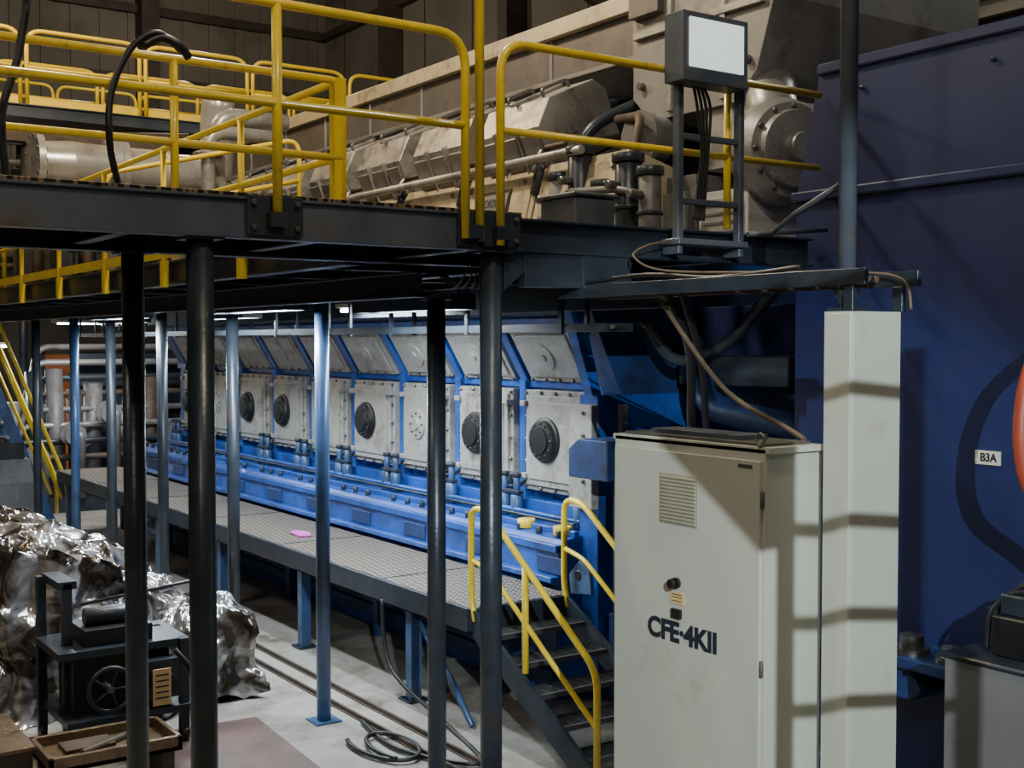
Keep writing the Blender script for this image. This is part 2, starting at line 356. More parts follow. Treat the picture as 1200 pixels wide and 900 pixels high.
# air inlet scroll
C0=Vector((7.85,7.45,5.25)); D0=Vector((-0.25,-1,0)).normalized()
t.lathe(C0,D0,[(0,0.2),(0.02,0.40),(0.10,0.46),(0.25,0.46),(0.36,0.40),(0.37,0.34),(0.45,0.32),(0.46,0.14),(0.56,0.12)],GREYC,32)
AX=Matrix.Translation(C0)@D0.to_track_quat('Y','Z').to_matrix().to_4x4()
for a in range(12): t.cyl(AX@Vector((0.37*math.cos(a*math.pi/6),0.36,0.37*math.sin(a*math.pi/6))),AX@Vector((0.37*math.cos(a*math.pi/6),0.40,0.37*math.sin(a*math.pi/6))),0.02,BOLT,8)
t.tube([C0+Vector((0,-0.1,0.25)),C0+Vector((0.1,0.1,0.55)),C0+Vector((0.4,0.3,0.7))],0.22,GREYC,0.15,16)
t.box(7.5,8.1,7.35,7.95,4.45,4.95,WHITE); t.box(7.46,7.5,7.42,7.88,4.52,4.88,SILVER)
for i in range(4): t.box(7.45,7.46,7.46,7.84,4.57+i*0.08,4.6+i*0.08,GREYF)
t.box(7.6,8.1,8.1,8.9,4.5,5.15,GREYF); t.box(7.55,7.6,8.2,8.5,4.6,5.0,ALU); t.cyl((7.5,8.7,4.85),(7.6,8.7,4.85),0.12,ALU)
t.lathe((7.75,8.75,5.55),(-1,0,0),[(0,0.22),(0.2,0.22),(0.201,0.26),(0.27,0.26),(0.271,0.12),(0.4,0.1)],GREYF,20)
t.cyl((8.6,7.6,0.0),(8.6,7.6,5.2),0.15,DARK); t.cyl((10,8.8,0),(10,8.8,5.8),0.15,DARK)
t.done(0.015)
f=B('fuel_filter_assembly')
for i,(y,h,r) in enumerate(((8.15,0.7,0.1),(8.45,0.85,0.12),(8.8,0.65,0.1),(9.15,1.0,0.12),(9.5,0.8,0.09))):
    f.cyl((7.1,y,4.4),(7.1,y,4.4+h),r,DARK if i%2 else GREYF,16); f.cyl((7.1,y,4.4+h),(7.1,y,4.4+h+0.08),r*1.25,DARK,16)
    f.cyl((7.1,y,4.4+h*0.5),(7.1,y,4.4+h*0.55),r*1.2,DARK,16)
    f.cyl((7.0,y,4.4+h*0.75),(6.85,y,4.4+h*0.75),0.04,BOLT,10)
f.tube([(7.1,8.1,4.9),(6.95,8.4,5.0),(6.95,9.2,5.05),(7.05,9.3,4.6)],0.035,GREYF,0.1,8)
f.tube([(7.1,8.4,5.25),(7.3,8.5,5.7),(7.6,9.2,5.8)],0.045,RUST,0.15,8)
f.tube([(7.3,9.5,5.2),(7.35,9.4,5.7),(7.7,9.3,5.9),(7.9,9.2,6.0)],0.06,DARK,0.2,12)
f.box(6.9,7.3,8.0,9.6,4.4,4.45,DARK)
f.done(0.006)

# area between engine and navy housing
g=B('coupling_guard')
g.box(8.9,11.2,6.5,9.45,0.0,4.0,NAVY)
g.box(7.7,8.9,6.5,9.45,0.0,0.9,BLUE_D)
g.tube([(8.7,9.3,3.6),(8.2,8.6,3.0),(8.2,7.2,2.85),(8.6,6.7,2.8)],0.13,BLUE_D,0.4,14)
g.tube([(8.8,9.2,2.2),(8.3,8.8,2.5),(8.2,7.4,2.3)],0.16,BLUE_D,0.3,14)
g.lathe((7.95,8.0,2.2),(1,0,0),[(0,0.35),(0.1,0.5),(0.5,0.5),(0.6,0.6),(0.95,0.6)],DARK,28)
g.tube([(7.9,9.4,4.0),(8.1,8.9,3.4),(8.3,8.4,3.6),(8.3,7.8,4.1)],0.06,DARK,0.2,10)
g.box(8.5,8.9,7.8,9.3,3.2,3.5,DARK); g.box(8.6,8.9,7.0,7.5,2.9,3.9,DARK)
g.done(0.012)
g=B('blue_junction_box'); g.prism([(8.62,2.35),(9.2,2.35),(9.2,2.62),(9.05,2.72),(8.62,2.72)],'x',7.0,7.5,BLUE_D)
g.box(7.3,7.4,8.8,8.9,0,2.36,DARK); g.done(0.01)

# ---------------------------------------------------------------- navy generator housing
n=B('generator_housing')
n.prism([(6.37,0.55),(6.37,4.71),(6.14,5.66),(0.0,5.66),(0.0,0.55)],'x',7.0,11.5,NAVY)
n.box(6.96,7.0,0.0,6.39,4.69,4.76,NAVY); n.box(6.97,7.02,0.0,6.15,5.60,5.68,NAVY)
n.box(6.85,11.6,-0.1,6.5,0.3,0.62,BLUE_D); n.box(7.1,11.4,0,6.3,0.0,0.3,DARK)
n.box(6.975,7.0,2.0,2.03,0.6,4.7,NAVY)
n.prism([(5.35,1.28),(5.0,1.28),(4.92,1.35),(5.0,1.5),(5.2,1.5),(5.45,1.4)],'x',6.62,7.0,BLUE_D)
n.box(6.55,7.0,3.0,6.3,1.50,1.58,BLUE_D)
n.lathe((6.7,5.05,1.58),(0,0,1),[(0,0.12),(0.04,0.12),(0.041,0.08),(0.12,0.08)],BOLT,18)
n.lathe((6.7,4.75,1.58),(0,0,1),[(0,0.1),(0.04,0.1),(0.041,0.06),(0.10,0.06)],BOLT,18)
for i in range(6): n.cyl((6.97,0.5+i*1.05,5.45),(7.0,0.5+i*1.05,5.45),0.02,DARK,8)
NH=n.done(0.012)
lb=B('label_plate'); lb.box(6.985,7.0,4.61,4.79,2.84,2.93,LABEL); lb.done(0,NH)
text('label_lettering','B3A',(6.982,4.69,2.885),0.075,INK,0.12,NH,bold=0.002)

# ---------------------------------------------------------------- lower walkway + stairs
k=B('engine_walkway')
k.box(6.02,7.2,9.4,24.1,1.12,1.157,GRATE)
k.box(5.98,6.03,9.4,24.1,0.93,1.165,DARK); k.box(5.98,6.12,9.4,24.1,0.93,0.95,DARK)
k.box(7.13,7.2,9.4,24.1,0.98,1.12,DARK); k.box(6.0,7.2,9.38,9.44,0.95,1.157,DARK)
y=10.6
while y<24.1:
    k.box(6.03,7.18,y-0.05,y+0.05,0.96,1.12,DARK); k.box(6.0,7.2,y+0.55,y+0.57,1.12,1.163,DARK)
    k.box(6.04,6.16,y-0.06,y+0.06,0.0,0.96,POSTBLUE); k.box(5.98,6.22,y-0.12,y+0.12,0,0.02,DARK)
    k.box(7.05,7.17,y-0.06,y+0.06,0.0,0.96,BLUE_D)
    y+=2.6
k.tube([(6.1,10.6,0.9),(6.1,9.9,0.4),(6.1,9.5,0.02)],0.03,POSTBLUE,seg=8)
k.done(0.004)
q=B('lifting_lug'); q.prism([(9.1,1.2),(9.42,1.16),(9.45,1.35),(9.3,1.5),(9.12,1.42)],'x',7.2,7.24,POSTBLUE); q.cyl((7.19,9.3,1.36),(7.25,9.3,1.36),0.05,BLACK,14); q.done(0.005)
q=B('pink_rag'); q.prism([(6.45,14.1),(6.6,14.05),(6.68,14.25),(6.62,14.5),(6.48,14.45)],'z',1.157,1.19,PINK); q.done(0.012)
s=B('walkway_stairs')
for sx in (6.02,7.10):
    s.prism([(9.37,1.157),(9.37,0.90),(7.72,0.0),(7.45,0.0),(7.45,0.10)],'x',sx,sx+0.04,DARK)
for i in range(5):
    z=1.157-0.193*(i+1); y1=9.36-0.33*i; y0=y1-0.30
    s.box(6.06,7.10,y0,y0+0.03,z-0.045,z,BOLT); s.box(6.06,7.10,y1-0.02,y1,z-0.045,z,DARK)
    for j in range(1,7): s.box(6.06,7.10,y0+j*0.04,y0+j*0.04+0.008,z-0.03,z,BOLT)
    for j in range(9): s.box(6.1+j*0.12,6.108+j*0.12,y0,y1,z-0.03,z-0.002,BOLT)
for sx in (6.04,7.12):
    s.tube([(sx,9.35,1.05),(sx,9.42,1.25),(sx,9.42,2.10),(sx,9.15,2.10),(sx,7.55,0.98),(sx,7.55,0.02)],0.03,YEL,0.16,12)
    s.tube([(sx,9.42,1.62),(sx,9.1,1.55),(sx,7.55,0.52)],0.024,YEL,0.1,10)
    s.tube([(sx,8.55,0.75),(sx,8.55,1.68)],0.03,YEL,0,12)
s.done(0)

# ---------------------------------------------------------------- upper platform
p=B('upper_platform')
def ibeamX(b,x0,x1,y,z0,z1,m,w=0.1):
    b.box(x0,x1,y-w/2,y+w/2,z0,z0+0.018,m); b.box(x0,x1,y-w/2,y+w/2,z1-0.018,z1,m); b.box(x0,x1,y-0.006,y+0.006,z0,z1,m)
def ibeamY(b,x,y0,y1,z0,z1,m,w=0.1):
    b.box(x-w/2,x+w/2,y0,y1,z0,z0+0.018,m); b.box(x-w/2,x+w/2,y0,y1,z1-0.018,z1,m); b.box(x-0.006,x+0.006,y0,y1,z0,z1,m)
p.box(-4,6.85,6.2,7.6,4.37,4.40,GRATE_D)
p.box(3.9,6.85,7.6,24,4.37,4.40,GRATE_D)
p.box(-4,4.3,6.14,6.155,4.20,4.40,GREYBLUE); p.box(-4,4.3,6.14,6.24,4.19,4.205,GREYBLUE); p.box(-4,4.3,6.12,6.24,4.395,4.41,GREYBLUE)
p.box(-4,4.3,6.125,6.14,4.395,4.43,GRATE_D)
ibeamX(p,4.3,6.95,6.2,4.19,4.40,DARK,0.12)
ibeamX(p,-4,6.9,7.55,4.19,4.37,DARK,0.12)
ibeamY(p,3.9,7.6,24,4.17,4.40,DARK,0.12); ibeamY(p,6.8,7.6,24,4.19,4.37,DARK,0.1); ibeamY(p,5.05,7.6,24,4.15,4.37,DARK,0.12)
ibeamY(p,4.45,7.6,24,3.96,4.15,DARK,0.1)
x=-3.5
while x<6.9: ibeamY(p,x,6.2,7.55,4.22,4.37,DARK,0.08); x+=1.1
y=8.6
while y<24: ibeamX(p,3.9,6.8,y,4.2,4.37,DARK,0.08); y+=1.4
for x in (2.67,3.92,4.12,1.0):
    w_=0.16 if x!=3.92 else 0.09
    p.box(x-w_,x+w_,6.11,6.125,4.21,4.42,DARK)
    for dx in (-w_+0.035,w_-0.035):
        for z in (4.25,4.38): p.cyl((x+dx,6.09,z),(x+dx,6.111,z),0.016,BOLT,6)
    p.box(x-0.05,x+0.05,6.05,6.11,4.25,4.33,DARK)
p.box(4.35,5.0,6.16,6.24,3.98,4.19,DARK); p.prism([(4.2,4.19),(4.5,4.19),(4.2,3.95)],'y',6.17,6.23,DARK)
p.box(6.84,6.86,7.6,24,3.92,4.4,DARK)
for i in range(4): p.tube([(4.02+i*0.02,6.3,4.2),(4.0+i*0.03,6.28,4.08-0.03*i),(4.05+i*0.05,6.5,3.98),(4.3+0.04*i,7.0,4.03),(4.5,7.5,4.15)],0.007,HOSE,seg=6,smoothcurve=True)
p.done(0.003)
def post(x,y,z1,m,r=0.068):
    q=B('support_post'); q.cyl((x,y,0.015),(x,y,z1),r,m,24); q.box(x-0.13,x+0.13,y-0.13,y+0.13,0,0.015,m)
    q.box(x-0.1,x+0.1,y-0.1,y+0.1,z1-0.012,z1,m); q.done()
post(2.30,6.25,4.19,DARK,0.072); post(4.12,6.2,4.19,DARK); post(2.33,7.5,4.19,DARK,0.068); post(4.54,7.55,3.95,DARK)
for i,y in enumerate((10.5,12.75,15.1,17.3,19.2,21.6)):
    post(5.05,y,4.15,POSTBLUE if i in (0,4) else DARK)  # brighter blue on two posts paints in the light on them
r=B('yellow_guard_railing')
rr=0.027
r.tube([(-3.9,6.08,5.44),(3.86,6.08,5.44),(3.86,6.08,4.25)],rr,YEL,0.2,12)
r.tube([(-3.9,6.08,4.91),(3.86,6.08,4.91)],rr*0.9,YEL)
for x in (-3.0,-1.1,0.8,2.67): r.tube([(x,6.08,4.25),(x,6.08,5.44)],rr,YEL)
r.tube([(3.96,6.08,4.25),(3.96,6.08,8.6)],rr*1.05,YEL)
r.tube([(4.11,6.08,4.22),(4.11,6.08,5.44),(6.93,6.08,5.44)],rr,YEL,0.2,12)
r.tube([(4.11,6.08,4.91),(6.93,6.08,4.91)],rr*0.9,YEL)
r.tube([(6.0,6.08,4.42),(6.0,6.08,5.44)],rr,YEL)
r.done()
r=B('yellow_guard_railing')
r.tube([(-3.9,7.64,5.44),(3.84,7.64,5.44),(3.84,7.64,4.3)],rr,YEL,0.1); r.tube([(-3.9,7.64,4.91),(3.84,7.64,4.91)],rr,YEL)
r.tube([(3.81,7.7,5.44),(3.81,23.9,5.44)],rr,YEL); r.tube([(3.81,7.7,4.91),(3.81,23.9,4.91)],rr,YEL)
r.box(3.80,3.82,7.7,23.9,4.42,4.52,YEL)
for x in (-3,-1.1,0.8,2.65): r.tube([(x,7.64,4.3),(x,7.64,5.44)],rr,YEL)
r.box(3.77,3.86,7.62,7.70,4.2,5.46,YEL)
y=9.4
while y<24: r.tube([(3.81,y,4.2),(3.81,y,5.44)],rr,YEL); r.box(3.78,3.84,y-0.04,y+0.04,4.15,4.4,YEL); y+=1.9
r.done()
h=B('high_access_platform')
h.box(2.5,12,19.8,22.2,7.25,7.3,GRATE_D); ibeamX(h,2.5,12,19.8,7.1,7.3,DARK,0.12); ibeamX(h,2.5,12,22.2,7.1,7.3,DARK,0.12)
for x in (3,12.9): 
    for y in (19.8,22.2): h.cyl((x,y,0),(x,y,7.1),0.08,DARK,12)
h.box(12,13,19.8,22.2,7.1,7.3,DARK)
for yy in (19.8,22.2):
    x=2.7
    while x<11.5:
        h.tube([(x,yy,7.3),(x,yy,8.45),(x+1.75,yy,8.45),(x+1.75,yy,7.3)],0.035,YEL,0.25,10)
        h.tube([(x,yy,7.88),(x+1.75,yy,7.88)],0.03,YEL); h.box(x,x+1.75,yy-0.01,yy+0.01,7.3,7.42,YEL); x+=1.85
h.done()
h=B('high_access_platform')
h.box(1.5,12,30.5,32.5,8.6,8.65,GRATE_D); ibeamX(h,1.5,12,30.5,8.3,8.6,DARK,0.12)
for x in (2,7,11.8): h.cyl((x,31.2,0),(x,31.2,8.6),0.1,DARK,12)
x=1.7
while x<11.5:
    h.tube([(x,30.5,8.65),(x,30.5,9.8),(x+1.9,30.5,9.8),(x+1.9,30.5,8.65)],0.04,YEL,0.25,10); h.tube([(x,30.5,9.2),(x+1.9,30.5,9.2)],0.035,YEL); x+=2.0
h.done()
h=B('yellow_step_railing')
for yy,z in ((13.7,4.4),(18.7,4.4)):
    h.tube([(3.95,yy,z),(3.95,yy,z+1.1),(6.3,yy,z+1.7),(6.3,yy,z+0.6)],0.03,YEL,0.2,10)
    h.tube([(3.95,yy,z+0.6),(6.3,yy,z+1.2)],0.03,YEL)
    h.box(6.2,6.4,yy-0.05,yy+0.05,z,z+0.7,DARK)
h.done()

# ---------------------------------------------------------------- pipes on upper level
q=B('flanged_gas_pipe')
yy=17.2; zc=6.05
q.lathe((4.0,yy,zc),(1,0,0),[(0,0.1),(0.01,0.42),(0.1,0.42),(0.101,0.30),(0.5,0.33),(1.0,0.31),(1.001,0.44),(1.11,0.44),(1.12,0.42),(1.13,0.44),(1.22,0.44),(1.221,0.31),(1.8,0.31),(1.801,0.40),(1.9,0.40),(1.901,0.28),(2.3,0.28)],SILVER,32)
for a in range(14):
    t_=a*math.pi/7
    for x0 in (3.98,4.98): q.cyl((x0,yy+0.37*math.cos(t_),zc+0.37*math.sin(t_)),(x0+0.26 if x0>4.5 else x0+0.14,yy+0.37*math.cos(t_),zc+0.37*math.sin(t_)),0.025,BOLT,6)
q.tube([(6.1,yy,zc),(6.6,yy,zc),(6.6,yy,6.9),(6.6,yy-0.1,7.25)],0.24,SILVER,0.5,20)
for x in (4.35,5.6): q.box(x-0.06,x+0.06,yy-0.25,yy+0.25,4.4,5.8,DARK)
q.done()
q=B('pipework_cluster')
q.tube([(5.6,14.9,4.4),(5.6,14.9,6.3),(6.6,14.9,6.3)],0.09,ALU,0.25,14)
q.tube([(5.9,15.4,4.4),(5.9,15.4,6.6),(6.9,15.4,6.6)],0.12,ALU,0.3,14)
q.tube([(4.4,19.2,4.4),(4.4,19.2,6.7),(6.9,19.2,6.9)],0.10,RUST,0.3,12)
q.tube([(4.9,16.1,4.4),(4.9,16.1,5.5),(6.4,16.1,5.5),(6.4,16.1,4.4)],0.07,ALU,0.2,12)
for x,y,z in ((5.6,14.9,5.2),(5.9,15.4,5.6),(4.4,19.2,5.6),(5.6,14.9,6.0)):
    q.cyl((x,y,z-0.03),(x,y,z+0.03),0.19,GREYF,16)
q.box(4.2,4.9,18.9,19.3,4.4,5.7,GREYF); q.box(4.1,4.6,20.5,21.5,4.4,6.4,GREYF)
for i in range(5): q.cyl((4.3+i*0.35,18.2,4.4),(4.3+i*0.35,18.2,5.2+0.2*(i%3)),0.08,ALU if i%2 else RUST,12)
q.box(4.0,6.6,19.0,19.2,6.6,6.85,RUST); q.box(4.0,6.6,18.9,19.0,5.0,5.1,RUST)
for i in range(6):
    z=4.8+i*0.33; q.tube([(4.0,20.0+0.1*(i%3),z),(5.4+0.2*(i%3),20.0+0.1*(i%3),z),(5.4+0.2*(i%3),20.0+0.1*(i%3),4.42)],0.06,[RUST,DARK,ALU][i%3],0.2,8)
q.done(0.01)

q=B('hanging_rubber_hose'); q.tube([(1.50,6.3,8.2),(1.47,6.3,5.7),(1.42,6.3,5.1),(1.33,6.3,4.75),(1.35,6.3,4.42)],0.020,HOSE,seg=10,smoothcurve=True); q.done()
q=B('hanging_rubber_hose'); q.tube([(2.12,6.0,5.10),(2.0,6.0,5.17),(1.87,6.0,5.08),(1.77,6.0,4.85),(1.76,6.0,4.6),(1.86,6.2,4.43)],0.017,HOSE,seg=10,smoothcurve=True)
q.tube([(2.16,6.0,5.07),(2.10,5.98,5.12),(2.02,6.0,5.15),(1.93,6.0,5.10)],0.022,HOSE,seg=8,smoothcurve=True); q.done()

q=B('display_panel_stand')
for x in (5.48,6.04):
    q.box(x-0.025,x+0.025,5.98,6.04,4.30,5.7,GREYBLUE)
q.box(5.46,6.06,5.99,6.03,4.98,5.02,GREYBLUE); q.box(5.46,6.06,5.99,6.03,4.55,4.59,GREYBLUE)
q.box(5.38,5.97,5.86,6.04,5.33,5.78,GREYBLUE); q.box(5.43,5.92,5.845,5.86,5.42,5.74,GLASSP)
for i in range(4): q.tube([(5.60+i*0.03,6.0,5.35),(5.62+i*0.04,5.98,5.2),(5.68+i*0.02,6.0,4.9),(5.63+i*0.03,6.02,4.45)],0.012,HOSE,seg=6,smoothcurve=True)
q.box(5.43,6.07,5.94,6.12,4.28,4.32,GREYBLUE)
for x in (5.48,6.04): q.box(x-0.02,x+0.02,5.98,6.14,4.22,4.28,GREYBLUE)
q.done(0.005)
q=B('equipment_case'); q.box(5.0,5.35,6.5,6.9,4.4,4.62,GREYBLUE); q.box(4.98,5.37,6.48,6.92,4.62,4.65,GREYBLUE); q.done(0.01)

q=B('cable_tray')
q.box(4.78,4.81,3.9,6.4,3.92,4.0,DARK); q.box(5.19,5.22,3.9,6.4,3.92,4.0,DARK); 
y=4.2
while y<6.4: q.box(4.8,5.2,y,y+0.05,3.92,3.935,RUST); y+=0.2
for i in range(6): q.tube([(4.92+i*0.045,6.35,3.96),(4.92+i*0.042,5.4,3.965),(4.93+i*0.04,4.6,3.99),(4.95+i*0.035,4.1,3.96)],0.018,BHOSE if i%2 else HOSE,seg=6,smoothcurve=True)
q.tube([(4.82,6.3,4.0),(4.83,5.6,4.04),(4.85,5.0,4.0),(4.88,4.4,4.03)],0.016,HOSE,seg=6,smoothcurve=True)
q.box(4.8,5.2,6.15,6.25,4.0,4.2,DARK)
q.box(4.79,4.82,3.98,4.04,3.79,3.92,DARK); q.box(5.17,5.20,3.98,4.04,3.79,3.92,DARK)
q.done(0.002)
q=B('cable_tray')
q.box(6.25,6.28,7.7,23.5,3.72,3.79,DARK); q.box(6.5,6.53,7.7,23.5,3.72,3.79,DARK); q.box(6.27,6.5,7.7,23.5,3.72,3.73,DARK)
for i in range(4): q.tube([(6.3+i*0.05,7.8,3.76),(6.3+i*0.05,23.4,3.76)],0.02,HOSE if i%2 else BHOSE,seg=6)
y=8.3
while y<23.5: q.box(6.24,6.27,y,y+0.05,3.7,4.2,DARK); q.box(6.52,6.55,y,y+0.05,3.7,4.2,DARK); y+=1.5
q.done()
q=B('hanging_rubber_hose')
q.tube([(5.0,5.6,3.95),(5.3,5.7,3.6),(5.6,6.0,3.1),(6.0,6.4,2.6),(6.3,6.7,2.2)],0.03,HOSE,seg=10,smoothcurve=True)
q.tube([(5.05,5.5,3.95),(5.4,5.7,3.5),(5.75,6.0,3.0),(6.15,6.3,2.4)],0.026,HOSE,seg=10,smoothcurve=True)
q.tube([(5.05,5.75,3.97),(5.0,5.45,3.7),(4.95,5.0,3.35),(4.95,4.55,3.17),(4.92,4.4,3.12)],0.015,BHOSE,seg=10,smoothcurve=True); q.done()
q=B('hanging_rubber_hose'); q.tube([(5.42,6.02,4.3),(5.2,6.0,4.26),(5.05,5.95,4.18),(5.1,5.7,4.08),(5.15,4.8,4.03),(5.13,4.2,4.0),(5.14,3.95,3.95),(5.14,3.90,3.8)],0.008,BHOSE,seg=8,smoothcurve=True); q.done()
q=B('electrical_conduit_column'); q.cyl((4.86,4.075,3.81),(4.86,4.075,8.8),0.045,GREYBLUE,16); q.box(4.80,4.92,4.0,4.15,3.79,3.81,DARK); q.cyl((4.86,4.075,3.86),(4.86,4.075,3.9),0.06,DARK); q.done()
q=B('handrail_pipe'); q.tube([(6.4,6.05,4.40),(5.5,5.0,4.40),(4.92,4.12,4.46)],0.018,GREYBLUE); q.tube([(6.12,6.0,4.38),(6.9,5.98,4.45)],0.018,GREYBLUE); q.done()

# ---------------------------------------------------------------- cabinets
B('concrete_plinth').box(4.3,5.3,3.85,5.55,0,0.92,FLOOR).done(0.01)
q=B('electrical_control_cabinet')
q.box(4.45,4.86,4.23,5.40,0.92,3.10,CAB)
q.box(4.43,4.45,4.25,5.38,1.0,3.04,CAB)
q.box(4.45,4.86,4.2,5.42,3.08,3.11,CAB); q.box(4.49,4.82,4.27,5.36,3.11,3.125,CABD)
q.box(4.425,4.43,4.69,4.99,2.65,2.925,VENT)
for i in range(13): q.box(4.416,4.425,4.705,4.975,2.662+i*0.0198,2.672+i*0.0198,VENT)
for z in (1.2,2.0,2.85): q.cyl((4.435,4.235,z-0.04),(4.435,4.235,z+0.04),0.01,CABD,8)
q.lathe((4.43,4.85,2.335),(-1,0,0),[(0,0.03),(0.02,0.03),(0.021,0.018),(0.04,0.02),(0.041,0.028),(0.055,0.025)],BLACK,16)
q.box(4.425,4.43,4.79,4.90,2.22,2.285,TAGY)
for z in (2.235,2.255,2.27): q.box(4.4235,4.425,4.805,4.885,z,z+0.005,CABD)
q.box(4.412,4.43,4.81,4.88,2.145,2.195,BLACK)
pts=[(4.455,4.27+0.028*math.cos(a*math.pi/8),3.15+0.028*math.sin(a*math.pi/8)) for a in range(17)]
q.tube(pts,0.008,BOLT,seg=8); q.cyl((4.455,4.27,3.11),(4.455,4.27,3.125),0.014,BOLT)
q.box(4.55,4.75,4.5,5.2,3.125,3.15,GREYBLUE)
q.box(4.428,4.43,4.30,4.40,3.0,3.02,CABD)
CABO=q.done(0.004)
text('cabinet_lettering','CFE·4KII',(4.426,4.81,2.06),0.15,INK,0.54,CABO,bold=0.006)
q=B('cable_duct_box'); q.box(4.79,5.17,3.985,4.16,0.92,3.79,CAB); q.box(4.785,4.79,3.99,4.155,1.0,3.78,CAB)
q.box(4.80,5.16,3.98,3.985,1.0,3.77,CAB); q.done(0.003)
q=B('grey_pedestal_unit')
q.box(6.0,6.5,3.2,4.3,0,1.82,GREYC); q.box(5.98,6.52,3.18,4.32,1.82,1.85,DARK)
q.box(6.15,6.42,3.4,4.1,1.85,2.08,BLACK); q.box(6.2,6.4,3.9,4.08,2.08,2.2,DARK)
for i in range(3): q.tube([(6.2+i*0.06,4.16,1.86),(6.2+i*0.06,4.12,2.1),(6.25+i*0.06,3.95,2.22+i*0.03),(6.3+i*0.04,3.6,2.1)],0.014,HOSE,seg=8,smoothcurve=True)
q.done(0.01)
q=B('orange_hose'); q.tube([(6.75,3.98,3.75),(6.3,3.94,3.55),(6.15,3.93,3.2),(6.18,3.9,2.85),(6.33,3.78,2.6),(6.44,3.6,2.35),(6.42,3.5,2.1)],0.045,RHOSE,seg=14,smoothcurve=True)
q.tube([(6.7,3.98,3.74),(6.97,3.98,3.78)],0.045,RHOSE); q.done()

# ---------------------------------------------------------------- floor items
q=B('floor_track_rail')
for x in (5.35,5.62): 
    q.box(x-0.03,x+0.03,6,26,0.0,0.012,RUST); q.box(x-0.012,x+0.012,6,26,0.012,0.05,RUST)
q.done()
q=B('floor_sheet_mat'); q.prism([(3.3,8.6),(4.42,8.9),(4.55,10.95),(3.5,11.05)],'z',0.0,0.012,MAT_F); q.done()
q=B('coiled_floor_hose')
pts=[]
for i in range(24):
    a=2.4+i*0.33; pts.append((5.10+0.22*math.cos(a)+i*0.005,9.5+0.42*math.sin(a)-i*0.01,0.03+0.001*i))
q.tube(pts,0.022,HOSE,seg=8,smoothcurve=True)
q.tube([(5.3,10.2,0.03),(5.2,9.3,0.03),(5.6,8.6,0.03),(5.9,9.6,0.03),(5.95,10.8,0.3),(5.9,10.9,1.0)],0.022,HOSE,seg=8,smoothcurve=True); q.done()

def drape(name,cx,cy,sx,sy,hf,m,nx=90,ny=80,seed=0):
    bm=bmesh.new(); g=[]
    for i in range(nx+1):
        row=[]
        for j in range(ny+1):
            a=-1+2*i/nx; b=-1+2*j/ny
            r=max(abs(a),abs(b))
            top=hf(a,b)
            if r<0.72: z=top*(1-0.10*(r/0.72)**3); k=r/0.72*0.9
            else:
                t=(r-0.72)/0.28; z=top*0.9*(1-t); k=0.9+0.1*t+0.10*t
            s=(k/r) if r>1e-4 else 1
            v=Vector((cx+a*s*sx,cy+b*s*sy,z)); x,y=v.x,v.y
            nv=noise.noise_vector(v*1.6+Vector((seed,0,0)))*0.16+noise.noise_vector(v*4.5)*0.08+noise.noise_vector(v*11)*0.025
            rid=abs(noise.noise(Vector((x*3.0,y*3.0,z*0.7+seed))))*0.34
            v=v+nv; v.z-=rid*(0.6 if r<0.72 else 0); v.x+=a*rid; v.y+=b*rid
            v.z=max(v.z,0.01); 
            row.append(bm.verts.new(v))
        g.append(row)
    for i in range(nx):
        for j in range(ny):
            f=bm.faces.new([g[i][j],g[i+1][j],g[i+1][j+1],g[i][j+1]]); f.smooth=True
    me=bpy.data.meshes.new(name); bm.to_mesh(me); bm.free(); me.materials.append(m)
    o=bpy.data.objects.new(name,me); S.collection.objects.link(o); return o
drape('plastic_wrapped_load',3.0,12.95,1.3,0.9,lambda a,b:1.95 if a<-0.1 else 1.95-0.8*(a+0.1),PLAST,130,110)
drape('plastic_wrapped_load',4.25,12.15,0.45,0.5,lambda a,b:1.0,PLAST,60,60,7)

q=B('machine_stand_cart')
for (x,y) in ((2.8,11.0),(3.75,10.7),(2.7,11.5),(3.7,11.3)):
    q.box(x-0.04,x+0.04,y-0.04,y+0.04,0.08,0.95 if x>3 else 1.5,DARK)
    q.cyl((x-0.03,y,0.07),(x+0.03,y,0.07),0.07,BLACK,16)
q.box(2.7,3.85,10.62,11.55,0.3,0.36,DARK); q.box(2.65,3.8,10.7,11.5,0.88,0.95,DARK)
q.box(2.72,2.88,10.96,11.54,1.45,1.52,DARK)
q.cyl((2.85,10.75,1.35),(3.9,10.55,1.5),0.015,DARK)
q.box(2.9,3.5,10.8,11.3,0.95,1.1,BLACK); q.cyl((2.95,11.0,1.18),(3.45,11.0,1.18),0.08,DARK,14)
q.tube([(3.05+0.19*math.cos(a*math.pi/10),10.55,0.62+0.19*math.sin(a*math.pi/10)) for a in range(21)],0.02,DARK,seg=8)
for a in range(5): q.cyl((3.05,10.55,0.62),(3.05+0.19*math.cos(a*1.257),10.55,0.62+0.19*math.sin(a*1.257)),0.012,DARK,6)
q.cyl((3.05,10.53,0.62),(3.05,10.75,0.62),0.03,BOLT,12); q.box(2.8,3.65,10.8,11.3,0.36,0.86,BLACK)
q.box(3.3,3.7,10.6,10.9,0.45,0.8,DARK); q.cyl((3.5,10.6,0.62),(3.5,10.4,0.62),0.1,BLACK,16)
q.box(3.36,3.52,10.37,10.38,0.46,0.78,TAGY)
for z in (0.52,0.57,0.62,0.67,0.72): q.box(3.385,3.50,10.366,10.37,z,z+0.014,INK)
q.tube([(3.6,10.5,0.9),(3.75,10.45,0.7),(3.8,10.4,0.15)],0.025,HOSE,0.1,8)
q.done(0.005)
q=B('steel_drip_tray')
q.box(2.3,3.35,9.6,10.25,0.30,0.34,WOOD); 
